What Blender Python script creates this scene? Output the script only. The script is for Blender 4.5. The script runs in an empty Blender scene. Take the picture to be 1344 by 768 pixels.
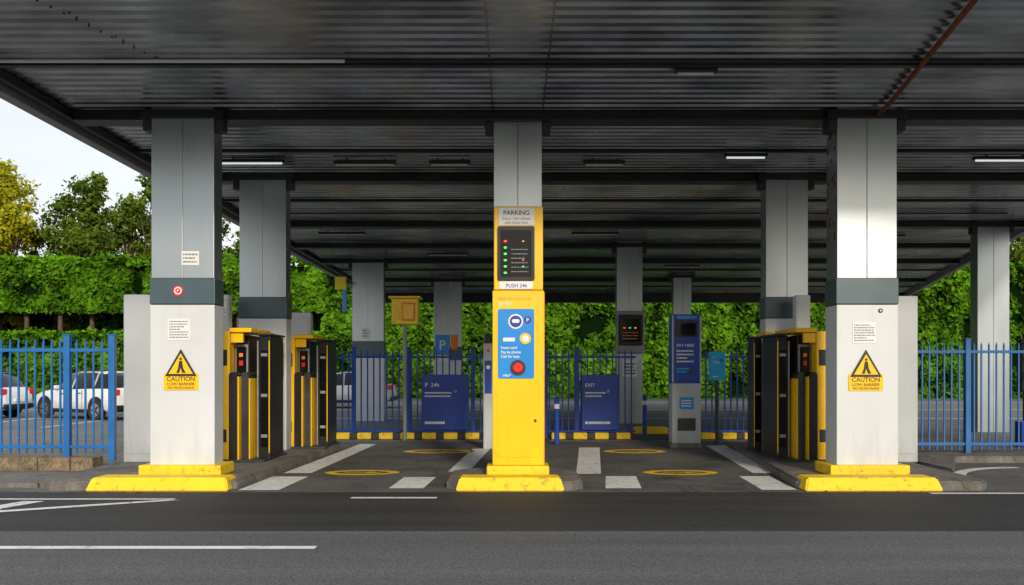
import bpy, bmesh, math, random
import numpy as np
from mathutils import Vector, Matrix
random.seed(7); rng=np.random.default_rng(7)
scene=bpy.context.scene
scene.view_settings.view_transform='Standard'
scene.view_settings.look='None'
scene.view_settings.exposure=0

# ---------------------------------------------------------------- materials
def mat(name,col,rough=0.6,metal=0.0,var=0.12,scale=3.0,stretch=(1,1,1),bump=0.0,bscale=60.0,dirt=0.0,spec=0.5,fine=0.0,fscale=150.0,stain=0.0,grime=.22):
    m=bpy.data.materials.new(name); m.use_nodes=True
    nt=m.node_tree; N=nt.nodes; L=nt.links
    b=N['Principled BSDF']
    b.inputs['Roughness'].default_value=rough
    b.inputs['Metallic'].default_value=metal
    b.inputs['Specular IOR Level'].default_value=spec
    tc=N.new('ShaderNodeNewGeometry')
    mp=N.new('ShaderNodeMapping'); mp.inputs['Scale'].default_value=stretch
    L.new(tc.outputs['Position'],mp.inputs['Vector'])
    n1=N.new('ShaderNodeTexNoise'); n1.inputs['Scale'].default_value=scale; n1.inputs['Detail'].default_value=3; n1.inputs['Roughness'].default_value=.6
    L.new(mp.outputs[0],n1.inputs['Vector'])
    mr=N.new('ShaderNodeMapRange'); mr.inputs['From Min'].default_value=.3; mr.inputs['From Max'].default_value=.7
    mr.inputs['To Min'].default_value=1-var; mr.inputs['To Max'].default_value=1+var
    L.new(n1.outputs['Fac'],mr.inputs['Value'])
    mul=N.new('ShaderNodeVectorMath'); mul.operation='SCALE'; mul.inputs[0].default_value=col
    L.new(mr.outputs[0],mul.inputs['Scale'])
    out=mul.outputs[0]
    if fine>0:
        n2=N.new('ShaderNodeTexNoise'); n2.inputs['Scale'].default_value=fscale; n2.inputs['Detail'].default_value=1
        L.new(tc.outputs['Position'],n2.inputs['Vector'])
        m2=N.new('ShaderNodeMapRange'); m2.inputs['From Min'].default_value=.3; m2.inputs['From Max'].default_value=.7
        m2.inputs['To Min'].default_value=1-fine; m2.inputs['To Max'].default_value=1+fine
        L.new(n2.outputs['Fac'],m2.inputs['Value'])
        mu=N.new('ShaderNodeVectorMath'); mu.operation='SCALE'
        L.new(out,mu.inputs[0]); L.new(m2.outputs[0],mu.inputs['Scale']); out=mu.outputs[0]
    if stain>0:
        n4=N.new('ShaderNodeTexNoise'); n4.inputs['Scale'].default_value=1.1; n4.inputs['Detail'].default_value=5; n4.inputs['Distortion'].default_value=.6
        L.new(tc.outputs['Position'],n4.inputs['Vector'])
        m4=N.new('ShaderNodeMapRange'); m4.inputs['From Min'].default_value=.56; m4.inputs['From Max'].default_value=.70; m4.inputs['To Min'].default_value=1; m4.inputs['To Max'].default_value=1-stain
        L.new(n4.outputs['Fac'],m4.inputs['Value'])
        v4=N.new('ShaderNodeTexVoronoi'); v4.feature='DISTANCE_TO_EDGE'; v4.inputs['Scale'].default_value=.55
        wv=N.new('ShaderNodeVectorMath'); wv.operation='MULTIPLY_ADD'; wv.inputs[1].default_value=(.8,.8,.8)
        L.new(n4.outputs['Color'],wv.inputs[0]); L.new(tc.outputs['Position'],wv.inputs[2]); L.new(wv.outputs[0],v4.inputs['Vector'])
        c4=N.new('ShaderNodeMapRange'); c4.inputs['From Min'].default_value=.0; c4.inputs['From Max'].default_value=.012; c4.inputs['To Min'].default_value=.45; c4.inputs['To Max'].default_value=1
        L.new(v4.outputs['Distance'],c4.inputs['Value'])
        pm=N.new('ShaderNodeMath'); pm.operation='MULTIPLY'; L.new(m4.outputs[0],pm.inputs[0]); L.new(c4.outputs[0],pm.inputs[1])
        mu4=N.new('ShaderNodeVectorMath'); mu4.operation='SCALE'; L.new(out,mu4.inputs[0]); L.new(pm.outputs[0],mu4.inputs['Scale']); out=mu4.outputs[0]
    if dirt>0:
        n3=N.new('ShaderNodeTexNoise'); n3.inputs['Scale'].default_value=2.2; n3.inputs['Detail'].default_value=5; n3.inputs['Roughness'].default_value=.7
        mp3=N.new('ShaderNodeMapping'); mp3.inputs['Scale'].default_value=(3,3,.5)
        L.new(tc.outputs['Position'],mp3.inputs['Vector']); L.new(mp3.outputs[0],n3.inputs['Vector'])
        sp=N.new('ShaderNodeSeparateXYZ'); L.new(tc.outputs['Position'],sp.inputs[0])
        g=N.new('ShaderNodeMapRange'); g.inputs['From Min'].default_value=0.1; g.inputs['From Max'].default_value=.9; g.inputs['To Min'].default_value=grime; g.inputs['To Max'].default_value=0
        L.new(sp.outputs['Z'],g.inputs['Value'])
        ad=N.new('ShaderNodeMath'); ad.operation='ADD'; L.new(n3.outputs['Fac'],ad.inputs[0]); L.new(g.outputs[0],ad.inputs[1])
        r3=N.new('ShaderNodeMapRange'); r3.inputs['From Min'].default_value=.58; r3.inputs['From Max'].default_value=.88; r3.inputs['To Max'].default_value=dirt
        L.new(ad.outputs[0],r3.inputs['Value'])
        mx=N.new('ShaderNodeMix'); mx.data_type='RGBA'; mx.inputs['B'].default_value=(.06,.05,.04,1)
        L.new(r3.outputs[0],mx.inputs['Factor']); L.new(out,mx.inputs['A']); out=mx.outputs['Result']
    L.new(out,b.inputs['Base Color'])
    rr=N.new('ShaderNodeMapRange'); rr.inputs['To Min'].default_value=max(0,rough-.12); rr.inputs['To Max'].default_value=min(1,rough+.12)
    L.new(n1.outputs['Fac'],rr.inputs['Value']); L.new(rr.outputs[0],b.inputs['Roughness'])
    if bump>0:
        nb=N.new('ShaderNodeTexNoise'); nb.inputs['Scale'].default_value=bscale; nb.inputs['Detail'].default_value=2
        L.new(mp.outputs[0],nb.inputs['Vector'])
        bp=N.new('ShaderNodeBump'); bp.inputs['Strength'].default_value=bump; bp.inputs['Distance'].default_value=.01
        L.new(nb.outputs['Fac'],bp.inputs['Height']); L.new(bp.outputs[0],b.inputs['Normal'])
    return m
def emis(name,col,s):
    m=bpy.data.materials.new(name); m.use_nodes=True
    b=m.node_tree.nodes['Principled BSDF']; b.inputs['Base Color'].default_value=(*col,1)
    b.inputs['Emission Color'].default_value=(*col,1); b.inputs['Emission Strength'].default_value=s
    return m
def worn(name,col,under,amount=.5,sc=9):
    """painted marking with worn patches"""
    m=mat(name,col,.65,0,.08,2.0,bump=.25,bscale=90)
    nt=m.node_tree;N=nt.nodes;L=nt.links;b=N['Principled BSDF']
    src=b.inputs['Base Color'].links[0].from_socket
    n=N.new('ShaderNodeTexNoise'); n.inputs['Scale'].default_value=sc; n.inputs['Detail'].default_value=7; n.inputs['Roughness'].default_value=.75
    g=N.new('ShaderNodeNewGeometry'); L.new(g.outputs['Position'],n.inputs['Vector'])
    r=N.new('ShaderNodeMapRange'); r.inputs['From Min'].default_value=.53; r.inputs['From Max'].default_value=.68; r.inputs['To Max'].default_value=amount
    L.new(n.outputs['Fac'],r.inputs['Value'])
    mx=N.new('ShaderNodeMix'); mx.data_type='RGBA'; mx.inputs['B'].default_value=(*under,1)
    L.new(r.outputs[0],mx.inputs['Factor']); L.new(src,mx.inputs['A']); L.new(mx.outputs['Result'],b.inputs['Base Color'])
    return m

M={}
M['steel']=mat('brushed_steel',(.38,.43,.465),.30,.82,.07,.8,(1.2,1.2,.35),dirt=.05)
M['white']=mat('white_enamel',(.62,.66,.71),.32,0,.04,1.0,dirt=.16,bump=.02,bscale=12,grime=.30)
M['greyp']=mat('grey_enamel',(.44,.48,.52),.4,0,.06,1.2,dirt=.25,grime=.27)
M['band']=mat('slate_band',(.065,.105,.13),.35,.2,.10,2)
M['yellow']=mat('yellow_enamel',(.95,.56,.003),.26,0,.05,1.4,dirt=.2,grime=.27)
M['yellowb']=mat('bright_yellow_plastic',(.97,.72,.02),.4,0,.05,2)
M['yellowk']=worn('yellow_kerb_paint',(.88,.60,.01),(.20,.15,.05),.8,9)
M['ymark']=worn('yellow_marking_paint',(.84,.52,.02),(.07,.065,.055),.7,6)
M['wmark']=worn('white_marking_paint',(.72,.74,.75),(.12,.12,.12),.75,7)
M['black']=mat('black_plastic',(.014,.015,.017),.35,0,.3,2,dirt=.12,spec=.3)
M['dark']=mat('dark_steel',(.045,.047,.05),.45,.5,.25,2)
M['blackk']=mat('black_kerb',(.03,.03,.03),.6,0,.3,6)
M['glass']=mat('dark_glass',(.006,.007,.009),.12,0,.1,1,spec=.25)
M['navy']=mat('navy_paint',(.008,.055,.36),.35,0,.12,2,dirt=.05,spec=.35)
M['fblue']=mat('fence_blue',(.008,.13,.42),.38,0,.12,3,dirt=.12)
M['fnavy']=mat('fence_navy',(.006,.055,.36),.4,0,.12,3,dirt=.08,spec=.35)
M['panelblue']=mat('panel_blue',(.008,.25,.74),.22,0,.04,3)
M['cyan']=mat('sign_cyan',(.015,.46,.85),.35,0,.05,3)
M['label']=mat('label_white',(.76,.78,.80),.5,0,.03,8)
M['ink']=mat('ink',(.02,.02,.022),.6,0,.1,8)
M['inkg']=mat('ink_grey',(.22,.23,.25),.6,0,.1,8)
M['red']=mat('red_paint',(.70,.012,.012),.3,0,.1,5)
M['orange']=mat('orange_paint',(.90,.24,.01),.4,0,.1,5)
M['rust']=mat('rust',(.22,.05,.018),.8,.1,.4,12)
M['tin']=mat('corrugated_tin',(.33,.345,.355),.24,.92,.5,.8,(.9,1.6,1),bump=.10,bscale=14)
M['beam']=mat('beam_paint',(.030,.033,.036),.4,.5,.25,2)
M['fascia']=mat('fascia',(.26,.27,.28),.45,.3,.15,2,(.5,.5,3))
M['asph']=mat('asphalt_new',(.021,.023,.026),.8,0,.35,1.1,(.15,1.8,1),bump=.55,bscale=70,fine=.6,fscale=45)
M['asph2']=mat('asphalt_old',(.088,.093,.102),.85,0,.22,.9,(.12,2.0,1),bump=.6,bscale=70,fine=.5,fscale=55)
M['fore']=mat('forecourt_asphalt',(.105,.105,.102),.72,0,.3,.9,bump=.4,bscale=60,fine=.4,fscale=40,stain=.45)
M['back']=mat('rear_road_asphalt',(.11,.113,.12),.85,0,.15,.3,fine=.2)
M['grass']=mat('grass_ground',(.05,.08,.02),.95,0,.4,.5)
M['conc']=mat('concrete',(.18,.175,.165),.85,0,.3,2.5,bump=.5,bscale=25,dirt=.6,fine=.3,fscale=60,stain=.3)
M['stone']=mat('stone',(.17,.13,.085),.9,0,.5,5,bump=1,bscale=10,fine=.35,fscale=30)
M['bark']=mat('bark',(.09,.06,.04),.9,0,.4,6,bump=.8,bscale=15)
M['lamp']=emis('lamp_tube',(.85,.92,1),.7)
M['ledr']=emis('led_red',(1,.03,.02),1.6)
M['ledg']=emis('led_green',(.05,1,.15),.7)
M['leda']=emis('led_amber',(1,.35,.03),.9)
M['carw']=mat('car_white',(.68,.71,.74),.22,0,.02,1)
M['tyre']=mat('tyre',(.02,.02,.02),.8,0,.2,9)
M['rim']=mat('rim',(.4,.41,.42),.3,.8,.1,5)

def leafmat(name,dark,light,trans=.3):
    m=bpy.data.materials.new(name); m.use_nodes=True
    nt=m.node_tree;N=nt.nodes;L=nt.links
    N.remove(N['Principled BSDF']); o=N['Material Output']
    a=N.new('ShaderNodeAttribute'); a.attribute_name='tone'
    mx=N.new('ShaderNodeMix'); mx.data_type='RGBA'; mx.inputs['A'].default_value=(*dark,1); mx.inputs['B'].default_value=(*light,1)
    L.new(a.outputs['Fac'],mx.inputs['Factor'])
    d=N.new('ShaderNodeBsdfDiffuse')
    L.new(mx.outputs['Result'],d.inputs['Color'])
    last=d.outputs[0]
    if trans>0:
        t=N.new('ShaderNodeBsdfTranslucent'); L.new(mx.outputs['Result'],t.inputs['Color'])
        s=N.new('ShaderNodeMixShader'); s.inputs[0].default_value=trans; L.new(d.outputs[0],s.inputs[1]); L.new(t.outputs[0],s.inputs[2]); last=s.outputs[0]
    L.new(last,o.inputs['Surface'])
    return m
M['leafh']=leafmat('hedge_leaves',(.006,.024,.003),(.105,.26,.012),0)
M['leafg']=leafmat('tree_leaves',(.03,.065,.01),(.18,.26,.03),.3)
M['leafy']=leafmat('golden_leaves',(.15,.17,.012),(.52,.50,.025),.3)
M['leafd']=leafmat('dry_leaves',(.10,.06,.02),(.30,.22,.05),0)
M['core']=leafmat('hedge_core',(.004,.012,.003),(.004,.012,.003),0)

# ---------------------------------------------------------------- builders
def link(o,parent=None):
    scene.collection.objects.link(o)
    if parent is not None: o.parent=parent
    return o
def empty(name,loc=(0,0,0),rz=0):
    e=bpy.data.objects.new(name,None); e.empty_display_size=.3; e.location=loc; e.rotation_euler=(0,0,rz)
    return link(e)
def boxm(bm,x0,x1,y0,y1,z0,z1,bevel=0,mi=0,seg=2):
    r=bmesh.ops.create_cube(bm,size=1)
    vs=r['verts']
    for v in vs:
        v.co=Vector(((x0+x1)/2+v.co.x*(x1-x0),(y0+y1)/2+v.co.y*(y1-y0),(z0+z1)/2+v.co.z*(z1-z0)))
    fs=set(f for v in vs for f in v.link_faces)
    for f in fs: f.material_index=mi
    if bevel>0:
        es=list(set(e for v in vs for e in v.link_edges))
        r=bmesh.ops.bevel(bm,geom=es,offset=bevel,segments=seg,affect='EDGES',profile=.6)
        for f in r['faces']: f.material_index=mi
def fin(name,bm,mats,parent=None,smooth=False):
    me=bpy.data.meshes.new(name); bm.to_mesh(me); bm.free()
    for m in (mats if isinstance(mats,(list,tuple)) else [mats]): me.materials.append(m)
    if smooth:
        for p in me.polygons: p.use_smooth=True
    return link(bpy.data.objects.new(name,me),parent)
def box(name,x0,x1,y0,y1,z0,z1,m,bevel=.006,parent=None):
    bm=bmesh.new(); boxm(bm,x0,x1,y0,y1,z0,z1,bevel)
    return fin(name,bm,M[m] if isinstance(m,str) else m,parent)
def cyl(name,p0,p1,r,m,parent=None,r2=None,seg=20):
    bm=bmesh.new(); p0=Vector(p0);p1=Vector(p1); d=p1-p0
    bmesh.ops.create_cone(bm,cap_ends=True,segments=seg,radius1=r,radius2=r if r2 is None else r2,depth=d.length)
    bmesh.ops.transform(bm,matrix=Matrix.Translation((p0+p1)/2)@d.to_track_quat('Z','Y').to_matrix().to_4x4(),verts=bm.verts)
    return fin(name,bm,M[m],parent,False)
def flat(name,pts,y,th,m,parent=None):
    """plate in the XZ plane, front face at y-th"""
    bm=bmesh.new()
    a=[bm.verts.new((p[0],y-th,p[1])) for p in pts]; b=[bm.verts.new((p[0],y,p[1])) for p in pts]
    n=len(pts); bm.faces.new(a); bm.faces.new(b[::-1])
    for i in range(n): bm.faces.new((a[i],b[i],b[(i+1)%n],a[(i+1)%n]))
    bmesh.ops.recalc_face_normals(bm,faces=bm.faces)
    return fin(name,bm,M[m],parent)
def circ(cx,cz,r,n=24): return [(cx+r*math.cos(2*math.pi*i/n),cz+r*math.sin(2*math.pi*i/n)) for i in range(n)]
def rrect(x0,x1,z0,z1,r,n=5):
    pts=[]
    for cx,cz,a0 in ((x1-r,z1-r,0),(x0+r,z1-r,90),(x0+r,z0+r,180),(x1-r,z0+r,270)):
        for i in range(n+1):
            a=math.radians(a0+90*i/n); pts.append((cx+r*math.cos(a),cz+r*math.sin(a)))
    return pts
def text(name,s,x,y,z,size,m,parent=None,align='LEFT'):
    c=bpy.data.curves.new(name,'FONT'); c.body=s; c.size=size; c.extrude=.0008; c.align_x=align; c.offset=size*.012
    c.materials.append(M[m]); o=bpy.data.objects.new(name,c); o.location=(x,y,z); o.rotation_euler=(math.pi/2,0,0)
    return link(o,parent)
def lines(name,x0,x1,z1,z0,n,y,m,parent,th=.45):
    """block of small printed lines"""
    bm=bmesh.new(); dz=(z1-z0)/n
    for i in range(n):
        zc=z1-dz*(i+.5); x=x0
        e=x1-(x1-x0)*random.choice([0,0,.05,.2,.4])
        while x<e-.004:
            w=min(random.uniform(.012,.05),e-x); boxm(bm,x,x+w,y-.0015,y,zc-dz*th/2,zc+dz*th/2); x+=w+.008
    return fin(name,bm,M[m],parent)
def sheet(name,pts,z,m,parent=None,sub=None):
    bm=bmesh.new(); bm.faces.new([bm.verts.new((p[0],p[1],z)) for p in pts])
    bmesh.ops.recalc_face_normals(bm,faces=bm.faces)
    for f in bm.faces:
        if f.normal.z<0: f.normal_flip()
    return fin(name,bm,M[m],parent)
def slab(name,pts,z0,z1,m,parent=None,bev=.02):
    bm=bmesh.new()
    f=bm.faces.new([bm.verts.new((p[0],p[1],z0)) for p in pts])
    r=bmesh.ops.extrude_face_region(bm,geom=[f])
    vs=[v for v in r['geom'] if isinstance(v,bmesh.types.BMVert)]
    for v in vs: v.co.z=z1
    bmesh.ops.recalc_face_normals(bm,faces=bm.faces)
    top=[e for e in bm.edges if all(abs(v.co.z-z1)<1e-5 for v in e.verts)]
    if bev: bmesh.ops.bevel(bm,geom=top,offset=bev,segments=2,affect='EDGES')
    return fin(name,bm,M[m],parent)

# ---------------------------------------------------------------- ground
sheet('ground',[(-300,-300),(300,-300),(300,300),(-300,300)],0,'grass')
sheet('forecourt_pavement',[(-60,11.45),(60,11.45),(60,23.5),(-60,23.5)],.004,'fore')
sheet('rear_road',[(-90,23.5),(90,23.5),(90,52),(-90,52)],.004,'back')
road=empty('road')
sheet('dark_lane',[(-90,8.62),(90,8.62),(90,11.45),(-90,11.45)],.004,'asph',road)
sheet('near_lane',[(-90,-12),(90,-12),(90,8.62),(-90,8.62)],.004,'asph2',road)
mk=empty('road_markings')
def quad(n,pts,m='wmark',z=.009): sheet(n,pts,z,m,mk)
quad('edge_line',[(-30,7.73),(-1.68,7.73),(-1.68,7.86),(-30,7.86)])
quad('short_line',[(-1.93,10.85),(-.9,10.85),(-.9,10.97),(-1.93,10.97)])
quad('stop_block_1',[(-3.5,11.62),(-2.98,11.62),(-2.94,13.15),(-3.46,13.15)])
quad('stop_block_2',[(-1.6,11.8),(-1.15,11.8),(-1.09,13.08),(-1.55,13.08)])
quad('stop_block_3',[(1.21,11.8),(1.68,11.8),(1.8,13.2),(1.36,13.2)])
quad('stop_block_4',[(3.2,11.65),(3.65,11.65),(3.73,13.2),(3.29,13.2)])
quad('lane_line_1',[(-3.42,13.6),(-3.0,13.6),(-2.85,19.2),(-3.2,19.2)])
quad('lane_line_2',[(-.97,13.8),(-.66,13.8),(-.43,18),(-.78,18)])
quad('lane_line_3',[(.95,13.5),(1.32,13.5),(1.76,18.3),(1.35,18.3)])
quad('lane_line_4',[(3.6,13.6),(4.0,13.6),(4.4,18.8),(4.0,18.8)])
quad('thin_line_1',[(-5.4,20),(5.6,20),(5.6,20.08),(-5.4,20.08)])
# hatched area front-left
quad('hatch_a',[(-9,9.5),(-5.6,9.9),(-5.6,10.0),(-9,9.6)])
quad('hatch_b',[(-9,10.75),(-4.0,10.75),(-4.0,10.84),(-9,10.84)])
for i in range(6):
    x=-9+i*.62
    quad('hatch_c%d'%i,[(x,9.98),(x+.25,9.98),(x+.45,10.62),(x+.2,10.62)])
quad('curve_d',[(-8,8.9),(-6.2,9.35),(-4.6,10.3),(-3.9,10.72),(-4.1,10.72),(-4.8,10.35),(-6.3,9.47),(-8,9.0)])
for i,(x,y,rx,ry) in enumerate([(-2.25,13.68,.56,.36),(-1.4,17.4,.68,.45),(2.53,13.68,.56,.36),(2.35,17.4,.6,.45)]):
    n=40; bm=bmesh.new()
    o=[bm.verts.new((x+rx*math.cos(a),y+ry*math.sin(a),.009)) for a in [2*math.pi*k/n for k in range(n)]]
    q=[bm.verts.new((x+rx*.72*math.cos(a),y+ry*.5*math.sin(a),.009)) for a in [2*math.pi*k/n for k in range(n)]]
    for k in range(n): bm.faces.new((o[k],o[(k+1)%n],q[(k+1)%n],q[k]))
    ar=[(-.3,-.05),(.08,-.05),(.08,-.16),(.36,0),(.08,.16),(.08,.05),(-.3,.05)]
    bm.faces.new([bm.verts.new((x+p[0]*rx*1.6,y+p[1]*ry*1.5,.009)) for p in ar])
    fin('yellow_roundel_%d'%i,bm,M['ymark'],mk)
for yy,m in ((37,'ymark'),(37.6,'ymark'),(30,'wmark'),(46,'wmark')):
    sheet('rear_line',[(-80,yy),(80,yy),(80,yy+.22),(-80,yy+.22)],.009,m,mk)
for i in range(14):
    x=-40+i*2.7
    if x<-9: sheet('bay_line',[(x,25),(x+.12,25),(x+.12,29.8),(x,29.8)],.009,'wmark',mk)
# curved white edge line at the right-hand kerb
bm=bmesh.new(); pr=None
for k in range(13):
    t=math.radians(180-90*k/12); cx,cy=8.0,12.3
    a=bm.verts.new((cx+1.75*math.cos(t),cy+2.2*math.sin(t),.0095)); b_=bm.verts.new((cx+1.58*math.cos(t),cy+2.0*math.sin(t),.0095))
    if pr: bm.faces.new((pr[0],a,b_,pr[1]))
    pr=(a,b_)
fin('kerb_white_curve',bm,M['wmark'],mk)
quad('right_edge_line',[(5.2,11.25),(9,11.25),(9,11.37),(5.2,11.37)])

# islands
def island(x0f,x1f,x0b,x1b,y0,y1,yk0,yk1):
    e=empty('traffic_island')
    pts=[(x0f+.25,y0),(x1f-.15,y0),(x1f,y0+.2),(x1b,y1-.3),(x1b-.3,y1),(x0b+.3,y1),(x0b,y1-.3),(x0f,y0+.25)]
    slab('kerb_slab',pts,0,.12,'conc',e,.025)
    bm=bmesh.new(); boxm(bm,yk0,yk1,y0-.07,y0+.42,0,.165)
    for v in bm.verts:
        if v.co.z>.1:
            v.co.y+= .09 if v.co.y<y0+.1 else 0
            v.co.x+= .05 if v.co.x<(yk0+yk1)/2 else -.05
    bmesh.ops.bevel(bm,geom=list(bm.edges),offset=.018,segments=2,affect='EDGES')
    fin('yellow_kerb',bm,M['yellowk'],e)
    return e
island(-6.15,-3.56,-6.15,-3.38,11.6,18.2,-5.42,-3.6)
island(3.7,6.15,4.38,6.3,11.6,18.4,3.72,5.48)
island(-.85,.92,-.85,.92,11.6,13.3,-.72,.67)
island(2.9,4.0,2.9,4.0,22.5,26,3.0,3.9)
sidewalk=empty('sidewalk')
slab('left_pavement',[(-40,11.9),(-6.2,11.9),(-6.2,23),(-40,23)],0,.06,'conc',sidewalk)
slab('right_pavement',[(6.4,13.2),(7.4,15.2),(40,15.2),(40,22.5),(6.4,22.5)],0,.11,'conc',sidewalk)
# low stone wall under left fence
w=empty('stone_wall'); x=-16.0
while x<-6.2:
    L_=random.uniform(.3,.6); x1=min(x+L_,-6.18)
    box('stone',x,x1-.012,13.42+random.uniform(0,.015),13.8,.05,.25+random.uniform(-.01,.015),'stone',.02,w); x=x1

# ---------------------------------------------------------------- canopy
CZ=5.1; Y0=8.3
can=empty('canopy_roof')
def redge(y): return 12.4 if y<22 else 12.4+(y-22)*(5.4/19.5)
bm=bmesh.new(); ys=[];P=.21
y=Y0
while y<41:
    for dy,dz in ((0,0),(.10,0),(.125,.05),(.185,.05)): ys.append((y+dy,CZ+dz))
    y+=P
xs=[-6.15,-3,0,3,6,9,None]
rows=[]
for (yy,zz) in ys:
    rows.append([bm.verts.new((redge(yy) if xx is None else xx,yy,zz)) for xx in xs])
for a,b in zip(rows[:-1],rows[1:]):
    for k in range(len(xs)-1): bm.faces.new((a[k],b[k],b[k+1],a[k+1]))
fin('corrugated_ceiling',bm,M['tin'],can)
slab('roof_deck',[(-6.35,Y0-.05),(12.6,Y0-.05),(12.6,22),(18,41.4),(-6.35,41.4)],CZ+.1,CZ+.35,'fascia',can)
box('fascia_left_beam',-6.33,-6.16,Y0-.1,41.4,CZ-.2,CZ+.094,'fascia',.01,can)
box('gutter_pipe_left',-6.12,-6.02,Y0,41.2,CZ-.12,CZ-.01,'beam',.02,can)
box('rear_beam',-6.1,17.6,40.8,41.2,CZ-.42,CZ-.01,'beam',.01,can)
bm=bmesh.new()
for p0,p1 in (((12.4,Y0),(12.4,22)),((12.4,22),(17.8,41.2))):
    d=Vector((p1[0]-p0[0],p1[1]-p0[1],0)); 
    nrm=Vector((d.y,-d.x,0)).normalized()*.08
    c=[Vector((*p0,0))-nrm,Vector((*p0,0))+nrm,Vector((*p1,0))+nrm,Vector((*p1,0))-nrm]
    lo=[bm.verts.new((q.x,q.y,CZ-.2)) for q in c]; hi=[bm.verts.new((q.x,q.y,CZ+.09)) for q in c]
    bm.faces.new(lo); bm.faces.new(hi)
    for i in range(4): bm.faces.new((lo[i],lo[(i+1)%4],hi[(i+1)%4],hi[i]))
bmesh.ops.recalc_face_normals(bm,faces=bm.faces)
fin('fascia_right_beam',bm,M['fascia'],can)
for i,yb in enumerate([10.5,12.45,14.6,16.4,18.8,21.5,25.1,28.6,31.5,34.4,37.5]):
    big=yb in (12.45,16.4,21.5,28.6,34.4,25.1)
    h=.13 if big else .05; wd=.22 if big else .1
    box('cross_beam_%d'%i,-6.0,redge(yb)-.15,yb,yb+wd,CZ-h,CZ-.004,'beam',.008,can)
    if big: box('beam_flange_%d'%i,-6.0,redge(yb)-.15,yb-.05,yb+wd+.05,CZ-h-.018,CZ-h-.002,'dark',0,can)
for i,xb in enumerate([-.26,.42]):
    box('panel_seam_%d'%i,xb-.008,xb+.008,Y0+.1,40.7,CZ-.012,CZ-.003,'tin',0,can)
cyl('conduit',(-5.9,10.35,CZ-.05),(-1.9,10.35,CZ-.05),.02,'label',can)
cyl('conduit_b',(-1.9,10.35,CZ-.05),(9,10.35,CZ-.05),.018,'dark',can)
cyl('conduit_2',(-5.9,20.2,CZ-.05),(11,20.2,CZ-.05),.02,'dark',can)
cyl('rusty_pipe',(4.35,8.4,CZ-.06),(4.95,11.9,CZ-.06),.03,'rust',can)
cyl('rusty_pipe_2',(4.95,11.9,CZ-.06),(4.97,12.45,CZ-.1),.03,'rust',can)
for i in range(14):
    cyl('rivet',(-4.62+i*.05,8.6+i*.16,CZ-.004),(-4.62+i*.05,8.6+i*.16,CZ-.02),.012,'dark',can,seg=8)
def lamp(x,y,L_,lit):
    e=empty('ceiling_lamp',(x,y,CZ))
    box('housing',0,L_,-.05,.05,-.08,-.03,'dark',.01,e)
    box('hanger_a',L_*.2,L_*.2+.03,-.015,.015,-.03,-.004,'dark',0,e); box('hanger_b',L_*.8,L_*.8+.03,-.015,.015,-.03,-.004,'dark',0,e)
    cyl('tube',(.04,0,-.095),(L_-.04,0,-.095),.016,'lamp' if lit else 'label',e,seg=10)
lamp(-4.9,15.2,1.1,True); lamp(-3.0,15.3,1.05,False); lamp(3.45,14.8,.7,True); lamp(7.6,15.0,1.0,True)
lamp(1.9,10.65,.5,False); lamp(-1.4,15.3,.7,False);lamp(1.2,15.3,.7,False)
lamp(-4.9,23,1.2,False); lamp(1.5,23,1.2,False); lamp(8.9,23.4,1.2,False); lamp(-2.5,27,1.2,False); lamp(5,30,1.2,False)

# ---------------------------------------------------------------- columns
def column(x0,x1,y,d=.35,band=(2.43,2.79),white=True,z0=.12,pedestal=False,topw=True):
    e=empty('steel_column',((x0+x1)/2,y,0)); w=(x1-x0)/2; g=.0025
    if white:
        box('lower_casing',-w-.012,w+.012,-.015,d+.015,z0,band[0],'white',.012,e)
        box('seam_l',-w-.004,w+.004,-.006,d+.006,band[0],band[0]+.01,'black',0,e)
        box('dark_band',-w-.018,w+.018,-.02,d+.02,band[0]+.01,band[1],'band',.008,e)
        up=band[1]+.003
    else: up=z0
    box('upper_panel_l',-w,-g,0,d,up,CZ-.0,'steel',.005,e)
    box('upper_panel_r',g,w,0,d,up,CZ-.0,'steel',.005,e)
    box('core',-w+.02,w-.02,.02,d-.02,z0,CZ-.01,'black',0,e)
    if topw:
        box('head_bracket',-w-.14,w+.14,-.04,d+.06,CZ-.14,CZ-.02,'beam',.01,e)
        box('bracket_bolt_l',-w-.12,-w-.01,-.0,d*.6,CZ-.3,CZ-.14,'dark',.01,e)
        box('bracket_bolt_r',w+.01,w+.12,-.0,d*.6,CZ-.3,CZ-.14,'dark',.01,e)
    if pedestal: box('yellow_plinth',-w-.13,w+.13,-.12,d+.12,z0,z0+.14,'yellowk',.015,e)
    return e
c1=column(-4.9,-4.05,12.37,pedestal=True)
c2=column(4.42,5.23,12.37,.42,pedestal=True)
column(-4.88,-4.05,16.3,band=(2.48,2.86)); column(4.55,5.3,16.3,band=(2.48,2.86))
column(-5.0,-4.02,28.5,z0=0,band=(2.0,2.5)); column(-2.95,-1.9,34.4,z0=0,white=True,band=(2.0,2.5))
column(2.88,3.58,25,z0=.12,white=False); column(5.85,6.5,33,white=False,z0=0)
column(11.0,11.75,21.5,white=False,z0=.1)
column(-.25,.41,12.52,.3,white=False)

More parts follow.
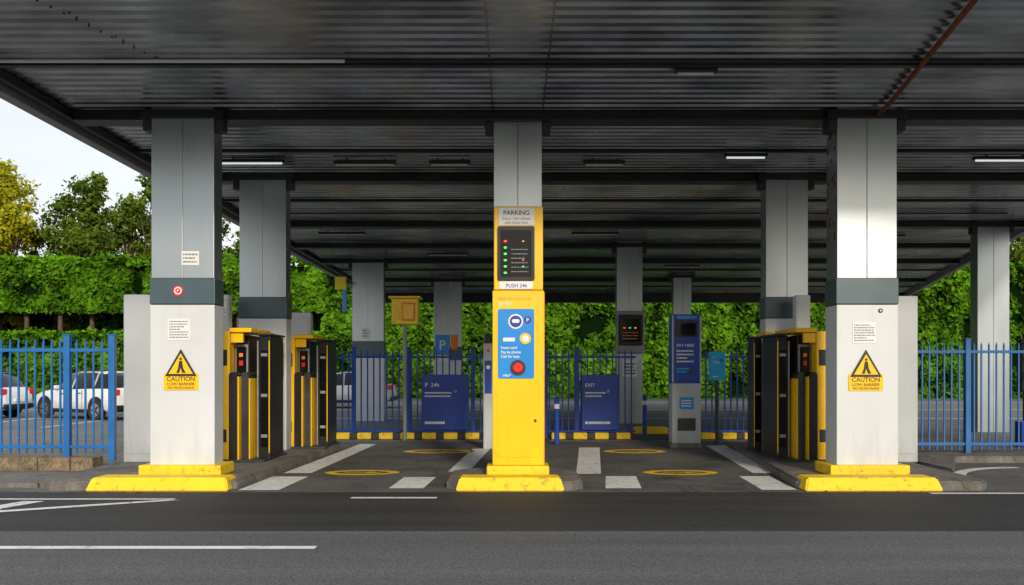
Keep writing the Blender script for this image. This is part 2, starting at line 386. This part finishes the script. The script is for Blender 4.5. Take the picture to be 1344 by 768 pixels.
def warn(x,y,z):
    e=empty('warning_sign',(x,y,z)); W=.235
    flat('plate',rrect(-W,W,0,.235,.02),0,.006,'yellow',e)
    flat('triangle_border',[(-.215,.19),(.215,.19),(0,.56)],-.0075,.004,'ink',e)
    flat('triangle_field',[(-.165,.222),(.165,.222),(0,.50)],-.0125,.003,'yellow',e)
    flat('head',circ(0,.425,.018,12),-.017,.002,'ink',e)
    flat('body',[(-.035,.30),(.035,.30),(.02,.40),(-.02,.40)],-.017,.002,'ink',e)
    flat('leg_a',[(-.06,.235),(-.02,.235),(0,.30),(-.035,.30)],-.017,.002,'ink',e)
    flat('leg_b',[(.02,.235),(.07,.235),(.035,.30),(.002,.30)],-.017,.002,'ink',e)
    text('caption_1','CAUTION',0,-.0075,.125,.085,'ink',e,'CENTER')
    text('caption_2','LOW BARRIER',0,-.0075,.065,.058,'ink',e,'CENTER')
    text('caption_3','NO PEDESTRIANS',0,-.0075,.018,.045,'ink',e,'CENTER')
warn(-4.49,12.35,1.27); warn(4.80,12.35,1.26)
def notice(name,x0,x1,z0,z1,y,n=7):
    e=empty(name,((x0+x1)/2,y,(z0+z1)/2)); w=(x1-x0)/2; h=(z1-z0)/2
    box('sheet',-w,w,-.004,0,-h,h,'label',.001,e); lines('print',-w+.02,w-.02,h-.02,-h+.02,n,-.0045,'inkg',e)
    return e
notice('notice_sheet',-4.67,-4.37,1.95,2.24,12.352); notice('notice_sheet',4.62,4.94,1.91,2.19,12.352)
notice('label_plate',-4.49,-4.25,2.97,3.16,12.368,3)
e=empty('round_badge',(-4.53,12.347,2.62)); flat('disc',circ(0,0,.07),0,.004,'red',e); flat('ring',circ(0,0,.052),-.0045,.002,'label',e); flat('mark',circ(0,0,.036),-.007,.002,'red',e); text('p','P',0,-.0095,-.022,.06,'label',e,'CENTER')
e=empty('round_badge',(5.0,12.347,2.35)); flat('disc',circ(0,0,.03),0,.004,'ink',e); flat('dot',circ(0,0,.012),-.005,.002,'label',e)
bm=bmesh.new()
for i in range(40):
    yy=12.4+random.uniform(0,.35); z=random.uniform(3.3,4.9); s=random.uniform(.015,.07)
    boxm(bm,4.4155,4.418,yy,yy+s,z,z+s*random.uniform(.6,2))
fin('rust_stain',bm,M['rust'],None)

def cabinet(x0,x1,y,d,z1,m='greyp'):
    e=empty('equipment_cabinet',((x0+x1)/2,y,0)); w=(x1-x0)/2
    box('body',-w,w,0,d,.12,z1,m,.02,e)
    if w>.3:
        box('door_l',-w+.04,-.01,-.012,.002,.25,z1-.08,m,.006,e); box('door_r',.01,w-.04,-.012,.002,.25,z1-.08,m,.006,e)
    else: box('door',-w+.02,w-.02,-.012,.002,.25,z1-.08,m,.006,e)
    box('foot',-w+.03,w-.03,.02,d-.02,.1,.14,'dark',0,e)
cabinet(-6.02,-4.98,14.1,.4,2.72); cabinet(5.2,6.29,14.1,.4,2.70)
cabinet(-5.15,-4.86,15.62,.2,2.85,'white')
notice('notice_sheet',-5.0,-4.89,2.5,2.8,15.605,5)
cabinet(4.9,5.15,15.7,.2,2.85,'white')
cabinet(-4.75,-3.98,17.98,.2,2.7,'white')

# ---------------------------------------------------------------- central pay station pole
e=empty('ticket_machine',(.08,12.3,0))
box('plinth',-.42,.42,-.1,.42,.12,.255,'yellowk',.02,e)
box('lower_housing',-.345,.355,0,.3,.255,2.62,'yellow',.018,e)
box('upper_housing',-.325,.34,.005,.22,2.626,3.76,'yellow',.018,e)
box('side_trim',.345,.362,.02,.28,.27,2.6,'orange',.004,e)
box('service_door',-.28,.29,-.008,.003,.36,1.33,'yellow',.006,e)
box('door_lock',.22,.25,-.018,-.008,.84,.88,'dark',.003,e)
for zz in (.45,1.24): box('hinge',-.3,-.27,-.014,-.002,zz-.04,zz+.04,'yellow',.003,e)
box('header_plate',-.26,.22,-.006,.006,3.5,3.74,'label',.004,e)
text('header_1','PARKING',-.02,-.007,3.64,.085,'ink',e,'CENTER'); text('header_2','Entry / Exit tickets',-.02,-.007,3.575,.05,'inkg',e,'CENTER'); text('header_3','take ticket here',-.02,-.007,3.52,.05,'inkg',e,'CENTER')
flat('display_bezel',rrect(-.275,.225,2.75,3.485,.03),.004,.03,'black',e)
flat('display_glass',rrect(-.235,.185,2.80,3.43,.02),-.0265,.002,'glass',e)
for i in range(6):
    for j in range(3):
        mm={0:'ledr',2:'ledr',1:None}.get(j if i==0 else 9)
        if i==0 and j==2: mm='leda'
        if i>0 and j==0: mm='ledg'
        if i>1 and j==2: mm='ledr' if i==3 else 'ledg'
        if i in (2,5) and j==2: mm=None
        if mm: 
            s=.013 if j==0 else .008
            flat('led',rrect(-.17+j*.12-s*1.6,-.17+j*.12+s*1.6,3.28-i*.085-s,3.28-i*.085+s,s*.9,3),-.029,.003,mm,e)
lines('display_text',-.09,.14,3.2,2.84,6,-.029,'inkg',e,.2)
box('ticket_plate',-.25,.2,-.008,.006,2.635,2.745,'label',.004,e); text('ticket_text','PUSH 24h',-.02,-.0095,2.66,.07,'navy',e,'CENTER')
text('slogan_1','PRESS BUTTON FOR',-.27,-.001,2.49,.05,'orange',e); text('slogan_2','TICKET',-.27,-.001,2.42,.06,'label',e)
flat('blue_panel',rrect(-.27,.22,1.43,2.37,.03),.002,.012,'panelblue',e)
flat('icon_ring',circ(-.03,2.2,.10,32),-.0105,.004,'label',e); flat('icon_inner',circ(-.03,2.2,.08,32),-.015,.002,'navy',e); flat('icon_car',rrect(-.08,.02,2.18,2.23,.02),-.0175,.002,'label',e)
flat('badge_red',circ(.13,2.22,.05),-.0105,.003,'navy',e); text('badge_p','P',.13,-.0145,2.195,.07,'label',e,'CENTER')
flat('coin_ring',circ(.10,1.97,.075),-.0105,.004,'yellow',e); flat('coin_inner',circ(.10,1.97,.045),-.015,.002,'label',e)
flat('slot',rrect(-.2,-.04,1.93,1.98,.01),-.0105,.003,'label',e)
for k,s in enumerate(['Insert card','Pay by phone','Call for help']): text('line_%d'%k,s,-.23,-.0115,1.83-.06*k,.05,'label',e)
flat('button_bezel',circ(0,1.575,.105,32),-.0105,.012,'ink',e)
cyl('red_button',(0,-.02,1.575),(0,-.055,1.575),.075,'red',e,.062,seg=32)
text('button_caption','HELP',-.2,-.0115,1.455,.045,'label',e)

# ---------------------------------------------------------------- barrier gate cabinets
def barrier(x,y,s,sc=1.0,ds=1.0):
    """s=+1: lane is on +x side"""
    e=empty('barrier_gate',(x,y,.12))
    def b(n,x0,x1,y0,y1,z0,z1,m,bv=.01):
        a,c=sorted((s*x0,s*x1)); box(n,a*sc,c*sc,y0*ds,y1*ds,z0,z1,m,bv,e)
    def wing(n,x0,x1,y0,y1,z1,m,z0=0):
        a,c=sorted((s*x0*sc,s*x1*sc)); r=(c-a)/2*.95
        pts=[(a,z0),(c,z0)]+[((a+c)/2+(c-a)/2*math.cos(t),z1-r+r*math.sin(t)) for t in [math.pi*k/10 for k in range(11)]]
        bm=bmesh.new(); A=[bm.verts.new((p[0],y0*ds,p[1])) for p in pts]; B=[bm.verts.new((p[0],y1*ds,p[1])) for p in pts]
        bm.faces.new(A); bm.faces.new(B[::-1])
        for i in range(len(pts)): bm.faces.new((A[i],B[i],B[(i+1)%len(pts)],A[(i+1)%len(pts)]))
        bmesh.ops.recalc_face_normals(bm,faces=bm.faces)
        fin(n,bm,M[m],e)
    b('yellow_post',0,.20,0,1.1,0,2.04,'yellow',.015)
    b('post_vent',.05,.15,-.006,.004,.3,.5,'ink',.002)
    b('post_recess',.04,.16,-.008,.004,1.5,1.75,'black',.003)
    b('yellow_hood',.205,.55,-.04,1.12,2.02,2.09,'yellow',.015)
    b('hood_face',.205,.40,.02,.1,1.86,2.015,'yellow',.008)
    b('cabinet',.215,.42,.3,1.05,0,1.99,'black',.012)
    b('window_frame',.215,.41,.25,.297,1.3,1.84,'fascia',.006)
    b('window',.235,.39,.238,.254,1.34,1.8,'glass',.003)
    b('indicator',.28,.34,.215,.236,1.5,1.58,'red',.006)
    b('indicator_2',.28,.34,.215,.236,1.64,1.70,'orange',.006)
    wing('wing_front',.21,.34,-.08,.22,1.40,'black')
    wing('wing_front_edge',.335,.362,-.06,.2,1.33,'yellow')
    wing('wing_mid',.37,.48,.05,.9,1.40,'dark')
    wing('wing_mid_edge',.478,.50,.07,.85,1.30,'yellow')
    b('tall_leaf',.56,.74,.35,1.2,0,1.98,'black',.015)
    b('tall_leaf_edge',.535,.557,.33,1.15,.0,1.9,'fascia',.003)
    b('tall_leaf_cap',.52,.76,.3,1.25,1.985,2.02,'dark',.01)
    b('leaf_recess',.59,.71,.335,.352,.2,1.75,'glass',.003)
    b('leaf_stripe',.72,.735,.338,.352,.1,1.9,'yellow',.002)
    for zz in (.35,1.0,1.65): b('boss',.60,.70,.32,.334,zz,zz+.05,'fascia',.004)
    b('base',-.03,.78,-.14,1.28,0,.035,'dark',.006)
barrier(-4.62,14.25,1); barrier(-4.2,16.75,1,1.0)
barrier(4.96,14.25,-1,.96); barrier(4.78,15.6,-1,.8,.5)
def ybox(x0,x1,y,z0,z1):
    e=empty('junction_box',((x0+x1)/2,y,0)); w=(x1-x0)/2
    box('case',-w,w,0,.2,z0,z1,'yellow',.015,e); box('door',-w+.03,w-.03,-.012,.003,z0+.05,z1-.05,'yellow',.008,e); box('lock',w-.07,w-.05,-.022,-.01,(z0+z1)/2,(z0+z1)/2+.06,'ink',.002,e)
    box('leg',-w*.5,w*.5,.04,.16,.12,z0+.002,'dark',.004,e)
ybox(-4.42,-4.06,16.02,1.45,2.04)

# ---------------------------------------------------------------- fences
def fence(name,x0,x1,y,z0,z1,sp,m,posts,bar=.022):
    e=empty(name); bm=bmesh.new(); x=x0+sp
    while x<x1-sp*.3:
        j=random.uniform(-.004,.004)
        boxm(bm,x+j-bar/2,x+j+bar/2,y-bar/2,y+bar/2,z0+.06,z1-.06)
        r=bmesh.ops.create_cone(bm,cap_ends=False,segments=4,radius1=bar*.7,radius2=.001,depth=.06)
        bmesh.ops.translate(bm,verts=r['verts'],vec=(x+j,y,z1-.03)); x+=sp
    fin('pickets',bm,M[m],e)
    for i,z in enumerate((z0+.14,z1-.2)): box('rail_%d'%i,x0,x1,y-.03,y-.0155,z,z+.05,m,.004,e)
    for i,p in enumerate(posts):
        box('post_%d'%i,p-.045,p+.045,y-.05,y+.05,z0-.05,z1+.04,m,.008,e); box('cap_%d'%i,p-.055,p+.055,y-.06,y+.06,z1+.04,z1+.06,m,.004,e)
fence('metal_fence',-16,-5.97,13.6,.24,2.02,.125,'fblue',[-5.97,-6.64,-9.2,-12,-14.8],.024)
fence('metal_fence',6.9,17,15.9,.1,2.05,.13,'fblue',[7.0,7.95,10.5,13,15.6],.024)
fence('metal_fence',-4.35,2.85,21,.0,2.05,.145,'fnavy',[-4.3,-3.65,-2.38,-.9,.78,1.5],.03)
fence('metal_fence',3.6,5.85,21,.0,2.05,.145,'fnavy',[3.66,5.6],.03)
fence('metal_fence',-8.5,-5.2,21,.0,2.05,.145,'fnavy',[-5.3],.026)
kb=empty('striped_kerb'); 
for a,b in ((-4.0,-.7),(.9,2.75),(3.8,5.6)):
    x=a;i=0
    while x<b-.05:
        L_=.32 if i%2==0 else .17
        box('segment_%d'%i,x,min(x+L_,b)-.004,20.62,20.86,0.005,.15,'yellowk' if i%2==0 else 'blackk',.02,kb); x+=L_;i+=1
def fsign(x0,x1,z0,z1,y,m,ttl,name='information_sign',post=False):
    e=empty(name,((x0+x1)/2,y,0)); w=(x1-x0)/2
    box('panel',-w,w,-.02,0,z0,z1,m,.008,e)
    if post: box('post',-.03,.03,.002,.06,0,z1-.05,'dark',.004,e)
    h=z1-z0
    text('title',ttl,-w+.08,-.0215,z1-.22*h,.13*min(1,w*2),'label',e)
    lines('print',-w+.08,w*.3,z1-.30*h,z1-.42*h,2,-.0205,'label',e)
    flat('logo',circ(w*.45,z1-.3*h,.04,16),-.0205,.002,'panelblue',e)
    lines('print_2',-w+.08,w*.55,z0+.18*h,z0+.08*h,1,-.0205,'label',e)
    return e
fsign(-2.08,-1.0,.2,1.47,20.9,'navy','P  24h'); fsign(1.6,2.44,.2,1.47,20.9,'navy','EXIT')
fsign(4.15,4.5,1.35,1.95,19.2,'cyan','28',post=True)

# ---------------------------------------------------------------- second-row machines
e=empty('payment_kiosk',(3.49,18.2,0))
box('plinth',-.31,.31,-.03,.42,.0,.1,'conc',.01,e)
box('lower_body',-.285,.285,0,.4,.1,1.30,'greyp',.012,e)
box('upper_body',-.29,.29,-.01,.4,1.306,2.68,'navy',.02,e)
box('edge_l',-.293,-.262,-.014,-.004,1.32,2.66,'greyp',.002,e); box('edge_r',.262,.293,-.014,-.004,1.32,2.66,'greyp',.002,e)
flat('screen_bezel',rrect(-.22,.22,2.22,2.56,.02),-.008,.015,'black',e); flat('screen',rrect(-.18,.18,2.25,2.5,.01),-.0235,.002,'glass',e)
flat('header',rrect(-.2,.2,2.59,2.65,.01),-.008,.006,'panelblue',e)
text('title','PAY HERE',-.2,-.0115,2.03,.08,'label',e); lines('print',-.2,.15,1.98,1.7,4,-.0105,'label',e); lines('print_2',-.2,.05,1.62,1.5,2,-.0105,'cyan',e)
box('slot',.05,.2,-.02,-.008,1.5,1.56,'dark',.003,e)
flat('sticker',rrect(-.14,.14,.78,1.02,.02),.001,.006,'panelblue',e); lines('sticker_print',-.1,.1,.98,.82,3,-.0055,'label',e)
box('outlet',-.18,.18,-.012,.002,.35,.6,'dark',.01,e)
e=empty('ticket_reader',(3.23,24.96,0))
box('frame',-.38,.38,-.16,.02,2.05,3.2,'fascia',.02,e)
flat('bezel',rrect(-.33,.33,2.25,3.1,.03),-.158,.02,'black',e); flat('screen',rrect(-.27,.27,2.35,2.98,.02),-.1785,.002,'glass',e)
for i in range(3): flat('led_%d'%i,rrect(-.2+i*.15,-.14+i*.15,2.72,2.75,.01),-.181,.002,['ledr','ledg','leda'][i],e)
lines('rows',-.22,.2,2.65,2.4,3,-.181,'orange',e,.3)
box('lower_label',-.2,.2,-.005,.0,1.4,1.85,'label',.002,e); lines('label_print',-.16,.16,1.8,1.45,4,-.006,'ink',e)
e=empty('camera_box_post',(-2.38,20.2,0))
cyl('pole',(0,.05,0),(0,.05,2.65),.045,'fascia',e); box('box',-.28,.3,-.12,.3,2.58,3.15,'yellowb',.02,e)
box('roof',-.34,.36,-.2,.36,3.155,3.2,'yellowb',.01,e); box('face',-.05,.24,-.135,-.118,2.66,3.06,'orange',.01,e); box('face_plate',-.02,.21,-.142,-.134,2.7,3.02,'yellow',.004,e); box('side_vent',-.22,-.1,-.13,-.118,2.7,2.95,'yellow',.004,e)
box('base_plate',-.12,.12,-.07,.17,0,.03,'dark',.004,e)
e=empty('intercom_post',(-.47,18,0))
box('body',-.1,.1,0,.2,0,2.1,'greyp',.03,e); box('blue_front',-.07,.07,-.01,.002,1.1,1.75,'navy',.005,e)
cyl('head',(0,.1,2.1),(0,.1,2.28),.11,'black',e,.09); flat('lens',circ(0,1.95,.03,16),.0,.008,'red',e); flat('grille',circ(0,1.62,.04,16),-.011,.004,'label',e)
e=empty('traffic_signal',(9.7,17.2,0))
cyl('pole',(0,0,0.1),(0,0,1.6),.045,'dark',e); box('head',-.12,.12,-.1,.1,1.15,2.15,'black',.03,e)
for i,mm in enumerate(('red','ink','ink')): 
    flat('lens_%d'%i,circ(0,1.98-i*.28,.085,20),-.1,.01,mm,e); box('visor_%d'%i,-.09,.09,-.2,-.1,2.065-i*.28,2.08-i*.28,'black',.003,e)
box('blue_case',-.14,.14,-.12,.12,.1,.6,'fnavy',.02,e)
e=empty('projecting_sign',(-5.15,28.3,0))
box('arm',-.02,.2,-.03,.03,4.3,4.35,'dark',.004,e); box('yellow_plate',-.35,0,-.03,.03,4.1,4.5,'yellowb',.01,e); box('blue_plate',-.12,.02,-.03,.03,3.4,4.09,'panelblue',.01,e)
notice('notice_sheet',-4.7,-4.45,2.6,2.9,28.47,3)
e=empty('parking_sign',(-2.4,34.36,0)); box('plate',-.5,.05,-.03,0,2.2,2.95,'panelblue',.01,e); box('lower',-.5,.05,-.031,0,1.9,2.19,'label',.005,e); text('p','P',-.36,-.032,2.4,.5,'label',e); box('white_plate',.1,.35,-.03,0,2.4,2.95,'orange',.01,e)
for (bx,by) in ((3.15,21.6),(.95,19.3)):
    e=empty('bollard',(bx,by,0)); cyl('post',(0,0,0),(0,0,.95),.055,'fnavy',e); cyl('cap',(0,0,.95),(0,0,1.0),.055,'fnavy',e,.02); cyl('band',(0,0,.75),(0,0,.85),.058,'label',e)

# ---------------------------------------------------------------- cars
def car(x,y,rz,paint='carw'):
    e=empty('parked_car',(x,y,.01),rz)
    S=[(-2.15,.38,.62,.64,.70,.66),(-2.10,.30,.88,.90,.80,.74),(-1.98,.26,.98,1.02,.85,.70),(-1.75,.25,1.0,1.34,.87,.62),(-1.45,.25,1.0,1.50,.88,.62),(-.9,.25,.99,1.55,.89,.63),(-.1,.25,.97,1.55,.89,.63),
       (.35,.25,.96,1.48,.89,.62),(.75,.25,.95,1.22,.88,.64),(1.1,.25,.94,.97,.88,.72),(1.5,.26,.88,.91,.87,.70),(1.9,.28,.78,.80,.83,.64),(2.1,.32,.66,.68,.74,.58),(2.17,.38,.56,.58,.62,.5)]
    bm=bmesh.new(); rings=[]
    for (xx,zb,ze,zr,hb,hr) in S:
        half=[(hb*.86,zb),(hb,zb+.1),(hb*1.0,(zb+ze)/2),(hb*.97,ze),(hr+(.0),zr-.035 if zr-ze>.1 else zr-.01),(hr*.85,zr),(0,zr+.015)]
        ring=[(p[0],p[1]) for p in half]+[(-p[0],p[1]) for p in half[:-1][::-1]]
        rings.append([bm.verts.new((xx,p[0],p[1])) for p in ring])
    n=len(rings[0])
    for i in range(len(rings)-1):
        for k in range(n):
            f=bm.faces.new((rings[i][k],rings[i][(k+1)%n],rings[i+1][(k+1)%n],rings[i+1][k]))
            side=k in (3,8); 
            if side and 2<=i<=8: f.material_index=1
            if i in (2,3) and k in (4,5,6,7): f.material_index=1
            if i in (7,8) and k in (4,5,6,7): f.material_index=1
            if k==n-1: f.material_index=2
    bm.faces.new(rings[0][::-1]); bm.faces.new(rings[-1])
    bmesh.ops.recalc_face_normals(bm,faces=bm.faces)
    fin('body',bm,[M[paint],M['glass'],M['black']],e,True)
    for sgn in (-1,1):
        for px in (-1.2,-.12):
            bm=bmesh.new(); 
            a=[(px,.875*sgn,.97),(px+.09,.875*sgn,.97),(px+.09,.638*sgn,1.5),(px,.638*sgn,1.5)]
            a=[(q[0],q[1]+.006*sgn,q[2]) for q in a]
            bm.faces.new([bm.verts.new(q) for q in a]); bmesh.ops.solidify(bm,geom=list(bm.faces),thickness=.012); fin('pillar',bm,M[paint],e)
        for wx in (-1.3,1.35):
            cyl('wheel_arch',(wx,.80*sgn,.36),(wx,.893*sgn,.36),.39,'black',e,seg=28)
            cyl('tyre',(wx,.72*sgn,.32),(wx,.905*sgn,.32),.32,'tyre',e,seg=28)
            cyl('rim',(wx,.80*sgn,.32),(wx,.912*sgn,.32),.21,'rim',e,seg=20)
            for k in range(5):
                a=2*math.pi*k/5; cyl('spoke',(wx+.04*math.cos(a),.915*sgn,.32+.04*math.sin(a)),(wx+.19*math.cos(a),.915*sgn,.32+.19*math.sin(a)),.022,'black',e,seg=6)
        box('tail_lamp',-2.13,-1.88,*sorted((.60*sgn,.845*sgn)),.78,.98,'red',.03,e)
        box('head_lamp',1.93,2.09,*sorted((.5*sgn,.79*sgn)),.60,.74,'label',.03,e)
        box('mirror',.55,.68,*sorted((.86*sgn,1.02*sgn)),.98,1.1,'carw',.03,e)
        for dx in (-.62,.3,1.0): box('door_gap',dx,dx+.012,*sorted((.878*sgn,.894*sgn)),.38,.95,'black',.001,e)
        box('door_handle',-.55,-.4,*sorted((.885*sgn,.905*sgn)),.84,.865,'black',.004,e); box('door_handle',.35,.5,*sorted((.885*sgn,.905*sgn)),.82,.845,'black',.004,e)
        box('sill',-1.0,1.0,*sorted((.86*sgn,.897*sgn)),.22,.34,'black',.01,e)
    box('rear_plate',-2.18,-2.14,-.26,.26,.55,.66,'label',.004,e); box('rear_bumper',-2.2,-1.95,-.78,.78,.32,.48,'black',.04,e)
    box('front_grille',2.10,2.2,-.42,.42,.42,.56,'black',.03,e); box('roof_rail',-1.4,.1,.56,.6,1.55,1.59,'dark',.01,e); box('roof_rail',-1.4,.1,-.6,-.56,1.55,1.59,'dark',.01,e)
car(-13.9,30.3,math.radians(150)); car(-18.6,30.6,math.radians(175)); car(-11.5,33.5,math.radians(172)); car(-7.3,40,math.radians(178)); car(-24,30.5,math.radians(175))

# ---------------------------------------------------------------- vegetation
def leaves(name,C,Nn,size,tone,m,parent=None,jit=1.0):
    n=len(C)
    Nn=Nn+rng.normal(0,jit*.75,(n,3)); Nn/=np.linalg.norm(Nn,axis=1)[:,None]
    R=rng.normal(0,1,(n,3)); U=np.cross(Nn,R); U/=np.linalg.norm(U,axis=1)[:,None]; V=np.cross(Nn,U)
    s=size*rng.uniform(.5,1.35,(n,1))
    a=C+U*s; b=C+V*s*.6+Nn*s*.12; c=C-U*s; d=C-V*s*.6+Nn*s*.12
    verts=np.stack([a,b,c,d],1).reshape(-1,3)
    me=bpy.data.meshes.new(name)
    me.vertices.add(4*n); me.vertices.foreach_set('co',verts.ravel())
    me.loops.add(4*n); me.loops.foreach_set('vertex_index',np.arange(4*n,dtype=np.int32))
    me.polygons.add(n); me.polygons.foreach_set('loop_start',np.arange(0,4*n,4,dtype=np.int32))
    me.update(calc_edges=True)
    at=me.attributes.new('tone','FLOAT','FACE'); at.data.foreach_set('value',np.clip(tone,0,1).astype(np.float32))
    me.materials.append(M[m]); me.validate()
    return link(bpy.data.objects.new(name,me),parent)
KW=[(rng.uniform(.6,6),rng.uniform(0,2*math.pi),rng.uniform(0,6.28)) for _ in range(14)]
def wob(x,z,seed=0):
    s=0
    for k,a,p in KW: s=s+np.sin(k*(x*math.cos(a)+z*math.sin(a))+p+seed)/(k**.35)
    return s*.55
def hedge(name,x0,x1,y,z0,z1,depth,n,size=.17,seed=0,m='leafh',rag=.25):
    e=empty(name)
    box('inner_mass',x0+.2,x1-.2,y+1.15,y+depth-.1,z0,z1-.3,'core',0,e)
    nt=int(n*.12); nf=n-nt
    x=rng.uniform(x0,x1,nf); z=rng.uniform(z0,z1+rag*.3,nf)
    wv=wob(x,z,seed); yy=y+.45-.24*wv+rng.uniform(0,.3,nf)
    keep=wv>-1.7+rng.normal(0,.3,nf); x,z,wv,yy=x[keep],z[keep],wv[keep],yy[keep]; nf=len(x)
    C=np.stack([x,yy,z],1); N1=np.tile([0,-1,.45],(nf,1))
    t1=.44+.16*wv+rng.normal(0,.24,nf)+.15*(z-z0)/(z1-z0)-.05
    xt=rng.uniform(x0,x1,nt); C2=np.stack([xt,rng.uniform(y,y+depth,nt),z1-.15+rng.uniform(-.15,rag,nt)+.15*np.sin(xt*1.7)+.1*np.sin(xt*4.1)],1); N2=np.tile([0,-.3,1.],(nt,1))
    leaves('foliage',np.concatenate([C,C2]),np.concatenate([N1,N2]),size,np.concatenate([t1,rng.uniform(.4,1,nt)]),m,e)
    return e
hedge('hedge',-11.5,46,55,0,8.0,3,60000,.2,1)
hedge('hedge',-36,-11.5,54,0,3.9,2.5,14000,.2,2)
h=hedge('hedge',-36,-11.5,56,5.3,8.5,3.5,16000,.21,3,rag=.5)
for i in range(16):
    xx=-46+i*2.2+random.uniform(-.4,.4); cyl('trunk_%d'%i,(xx,57,0),(xx+random.uniform(-.3,.3),57.2,6),.2,'bark',h,.12,seg=10)
hedge('hedge',-38,-11,60,2.5,7,1.3,6000,.22,5)
# fallen leaves gathered along the kerbs
n=170; cx=np.concatenate([rng.uniform(-9,-3.2,70),rng.uniform(3.2,9,60),rng.uniform(-4,5,40)]); cy=np.concatenate([11.42-np.abs(rng.normal(0,.12,130)),rng.uniform(12,20,40)])
leaves('leaf_litter',np.stack([cx,cy,np.full(n,.022)],1),np.tile([0,0,6.],(n,1)),.028,rng.uniform(0,1,n),'leafd')

def tree(x,y,H,R,n,m,cz=.62,name='tree'):
    e=empty(name,(x,y,0)); bm=bmesh.new()
    def cone(p0,p1,r0,r1):
        d=p1-p0; r=bmesh.ops.create_cone(bm,cap_ends=False,segments=8,radius1=r0,radius2=r1,depth=d.length)
        bmesh.ops.transform(bm,matrix=Matrix.Translation((p0+p1)/2)@d.to_track_quat('Z','Y').to_matrix().to_4x4(),verts=r['verts'])
    p=Vector((0,0,0)); rr=H*.022
    tp=[p]
    for k in range(5):
        q=p+Vector((random.uniform(-.25,.25),random.uniform(-.25,.25),H*.17)); cone(p,q,rr,rr*.75); p=q; rr*=.75; tp.append(p)
    cl=[]
    for k in range(46):
        a=random.uniform(0,2*math.pi); hz=random.uniform(.36,1.0)
        prof=math.sin(min(1,(1.08-hz)/.6)*math.pi/2)**.8
        r=R*prof*random.uniform(.2,1.0)
        c=Vector((r*math.cos(a),r*math.sin(a),H*hz*.95)); cl.append((c,R*random.uniform(.14,.34)))
        b=tp[min(5,max(1,int(hz*4.2)))]; cone(b,c,.07,.02)
    fin('trunk_and_limbs',bm,M['bark'],e)
    Cs=[];Ns=[];T=[]
    for c,r in cl:
        k=int(n/len(cl)); v=rng.normal(0,1,(k,3)); v/=np.linalg.norm(v,axis=1)[:,None]
        rad=r*rng.uniform(.4,1.25,(k,1))*(1+.3*np.sin(v[:,0:1]*7+v[:,2:3]*5))
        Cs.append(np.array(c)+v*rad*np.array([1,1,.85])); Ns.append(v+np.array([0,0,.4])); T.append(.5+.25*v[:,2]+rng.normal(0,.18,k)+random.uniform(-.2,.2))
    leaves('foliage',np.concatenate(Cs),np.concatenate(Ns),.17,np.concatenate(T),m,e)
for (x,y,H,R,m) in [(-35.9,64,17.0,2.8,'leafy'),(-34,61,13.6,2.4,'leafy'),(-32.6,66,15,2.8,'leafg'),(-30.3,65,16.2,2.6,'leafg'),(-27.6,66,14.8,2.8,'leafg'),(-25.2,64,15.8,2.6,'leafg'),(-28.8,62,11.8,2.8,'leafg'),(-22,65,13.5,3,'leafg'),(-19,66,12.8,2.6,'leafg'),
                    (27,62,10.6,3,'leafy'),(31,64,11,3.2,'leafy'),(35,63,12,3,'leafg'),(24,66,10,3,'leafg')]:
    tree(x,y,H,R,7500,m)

# ---------------------------------------------------------------- light + sky + camera
EL=21; AZ=166
w=bpy.data.worlds.new('World'); scene.world=w; w.use_nodes=True
nt=w.node_tree; N=nt.nodes; L=nt.links; bg=N['Background']; sky=N.new('ShaderNodeTexSky'); sky.sky_type='NISHITA'; sky.sun_disc=False
sky.sun_elevation=math.radians(EL); sky.sun_rotation=math.radians(AZ); sky.air_density=1.2; sky.dust_density=4; sky.ozone_density=1
tc=N.new('ShaderNodeTexCoord'); mp=N.new('ShaderNodeMapping'); mp.inputs['Scale'].default_value=(1,1,3)
nz=N.new('ShaderNodeTexNoise'); nz.inputs['Scale'].default_value=2.2; nz.inputs['Detail'].default_value=4
L.new(tc.outputs['Generated'],mp.inputs['Vector']); L.new(mp.outputs[0],nz.inputs['Vector'])
mr=N.new('ShaderNodeMapRange'); mr.inputs['From Min'].default_value=.3; mr.inputs['From Max'].default_value=.7; mr.inputs['To Min'].default_value=.65; mr.inputs['To Max'].default_value=.97
L.new(nz.outputs['Fac'],mr.inputs['Value'])
mx=N.new('ShaderNodeMix'); mx.data_type='RGBA'; mx.inputs['B'].default_value=(6.9,7.1,7.3,1)
L.new(mr.outputs[0],mx.inputs['Factor']); L.new(sky.outputs[0],mx.inputs['A']); L.new(mx.outputs['Result'],bg.inputs['Color']); bg.inputs['Strength'].default_value=.15
sd=bpy.data.lights.new('sun','SUN'); sd.energy=2.8; sd.angle=math.radians(7); sd.color=(1,.87,.69)
so=link(bpy.data.objects.new('sun',sd))
d=Vector((math.sin(math.radians(AZ))*math.cos(math.radians(EL)),math.cos(math.radians(AZ))*math.cos(math.radians(EL)),math.sin(math.radians(EL))))
so.rotation_euler=d.to_track_quat('Z','Y').to_euler(); so.location=d*50
cd=bpy.data.cameras.new('camera'); cam=link(bpy.data.objects.new('camera',cd)); cam.location=(0,0,1.5); cam.rotation_euler=(math.pi/2,0,0)
cd.sensor_width=36; cd.lens=32; cd.shift_y=106/1344; cd.clip_end=1000
scene.camera=cam
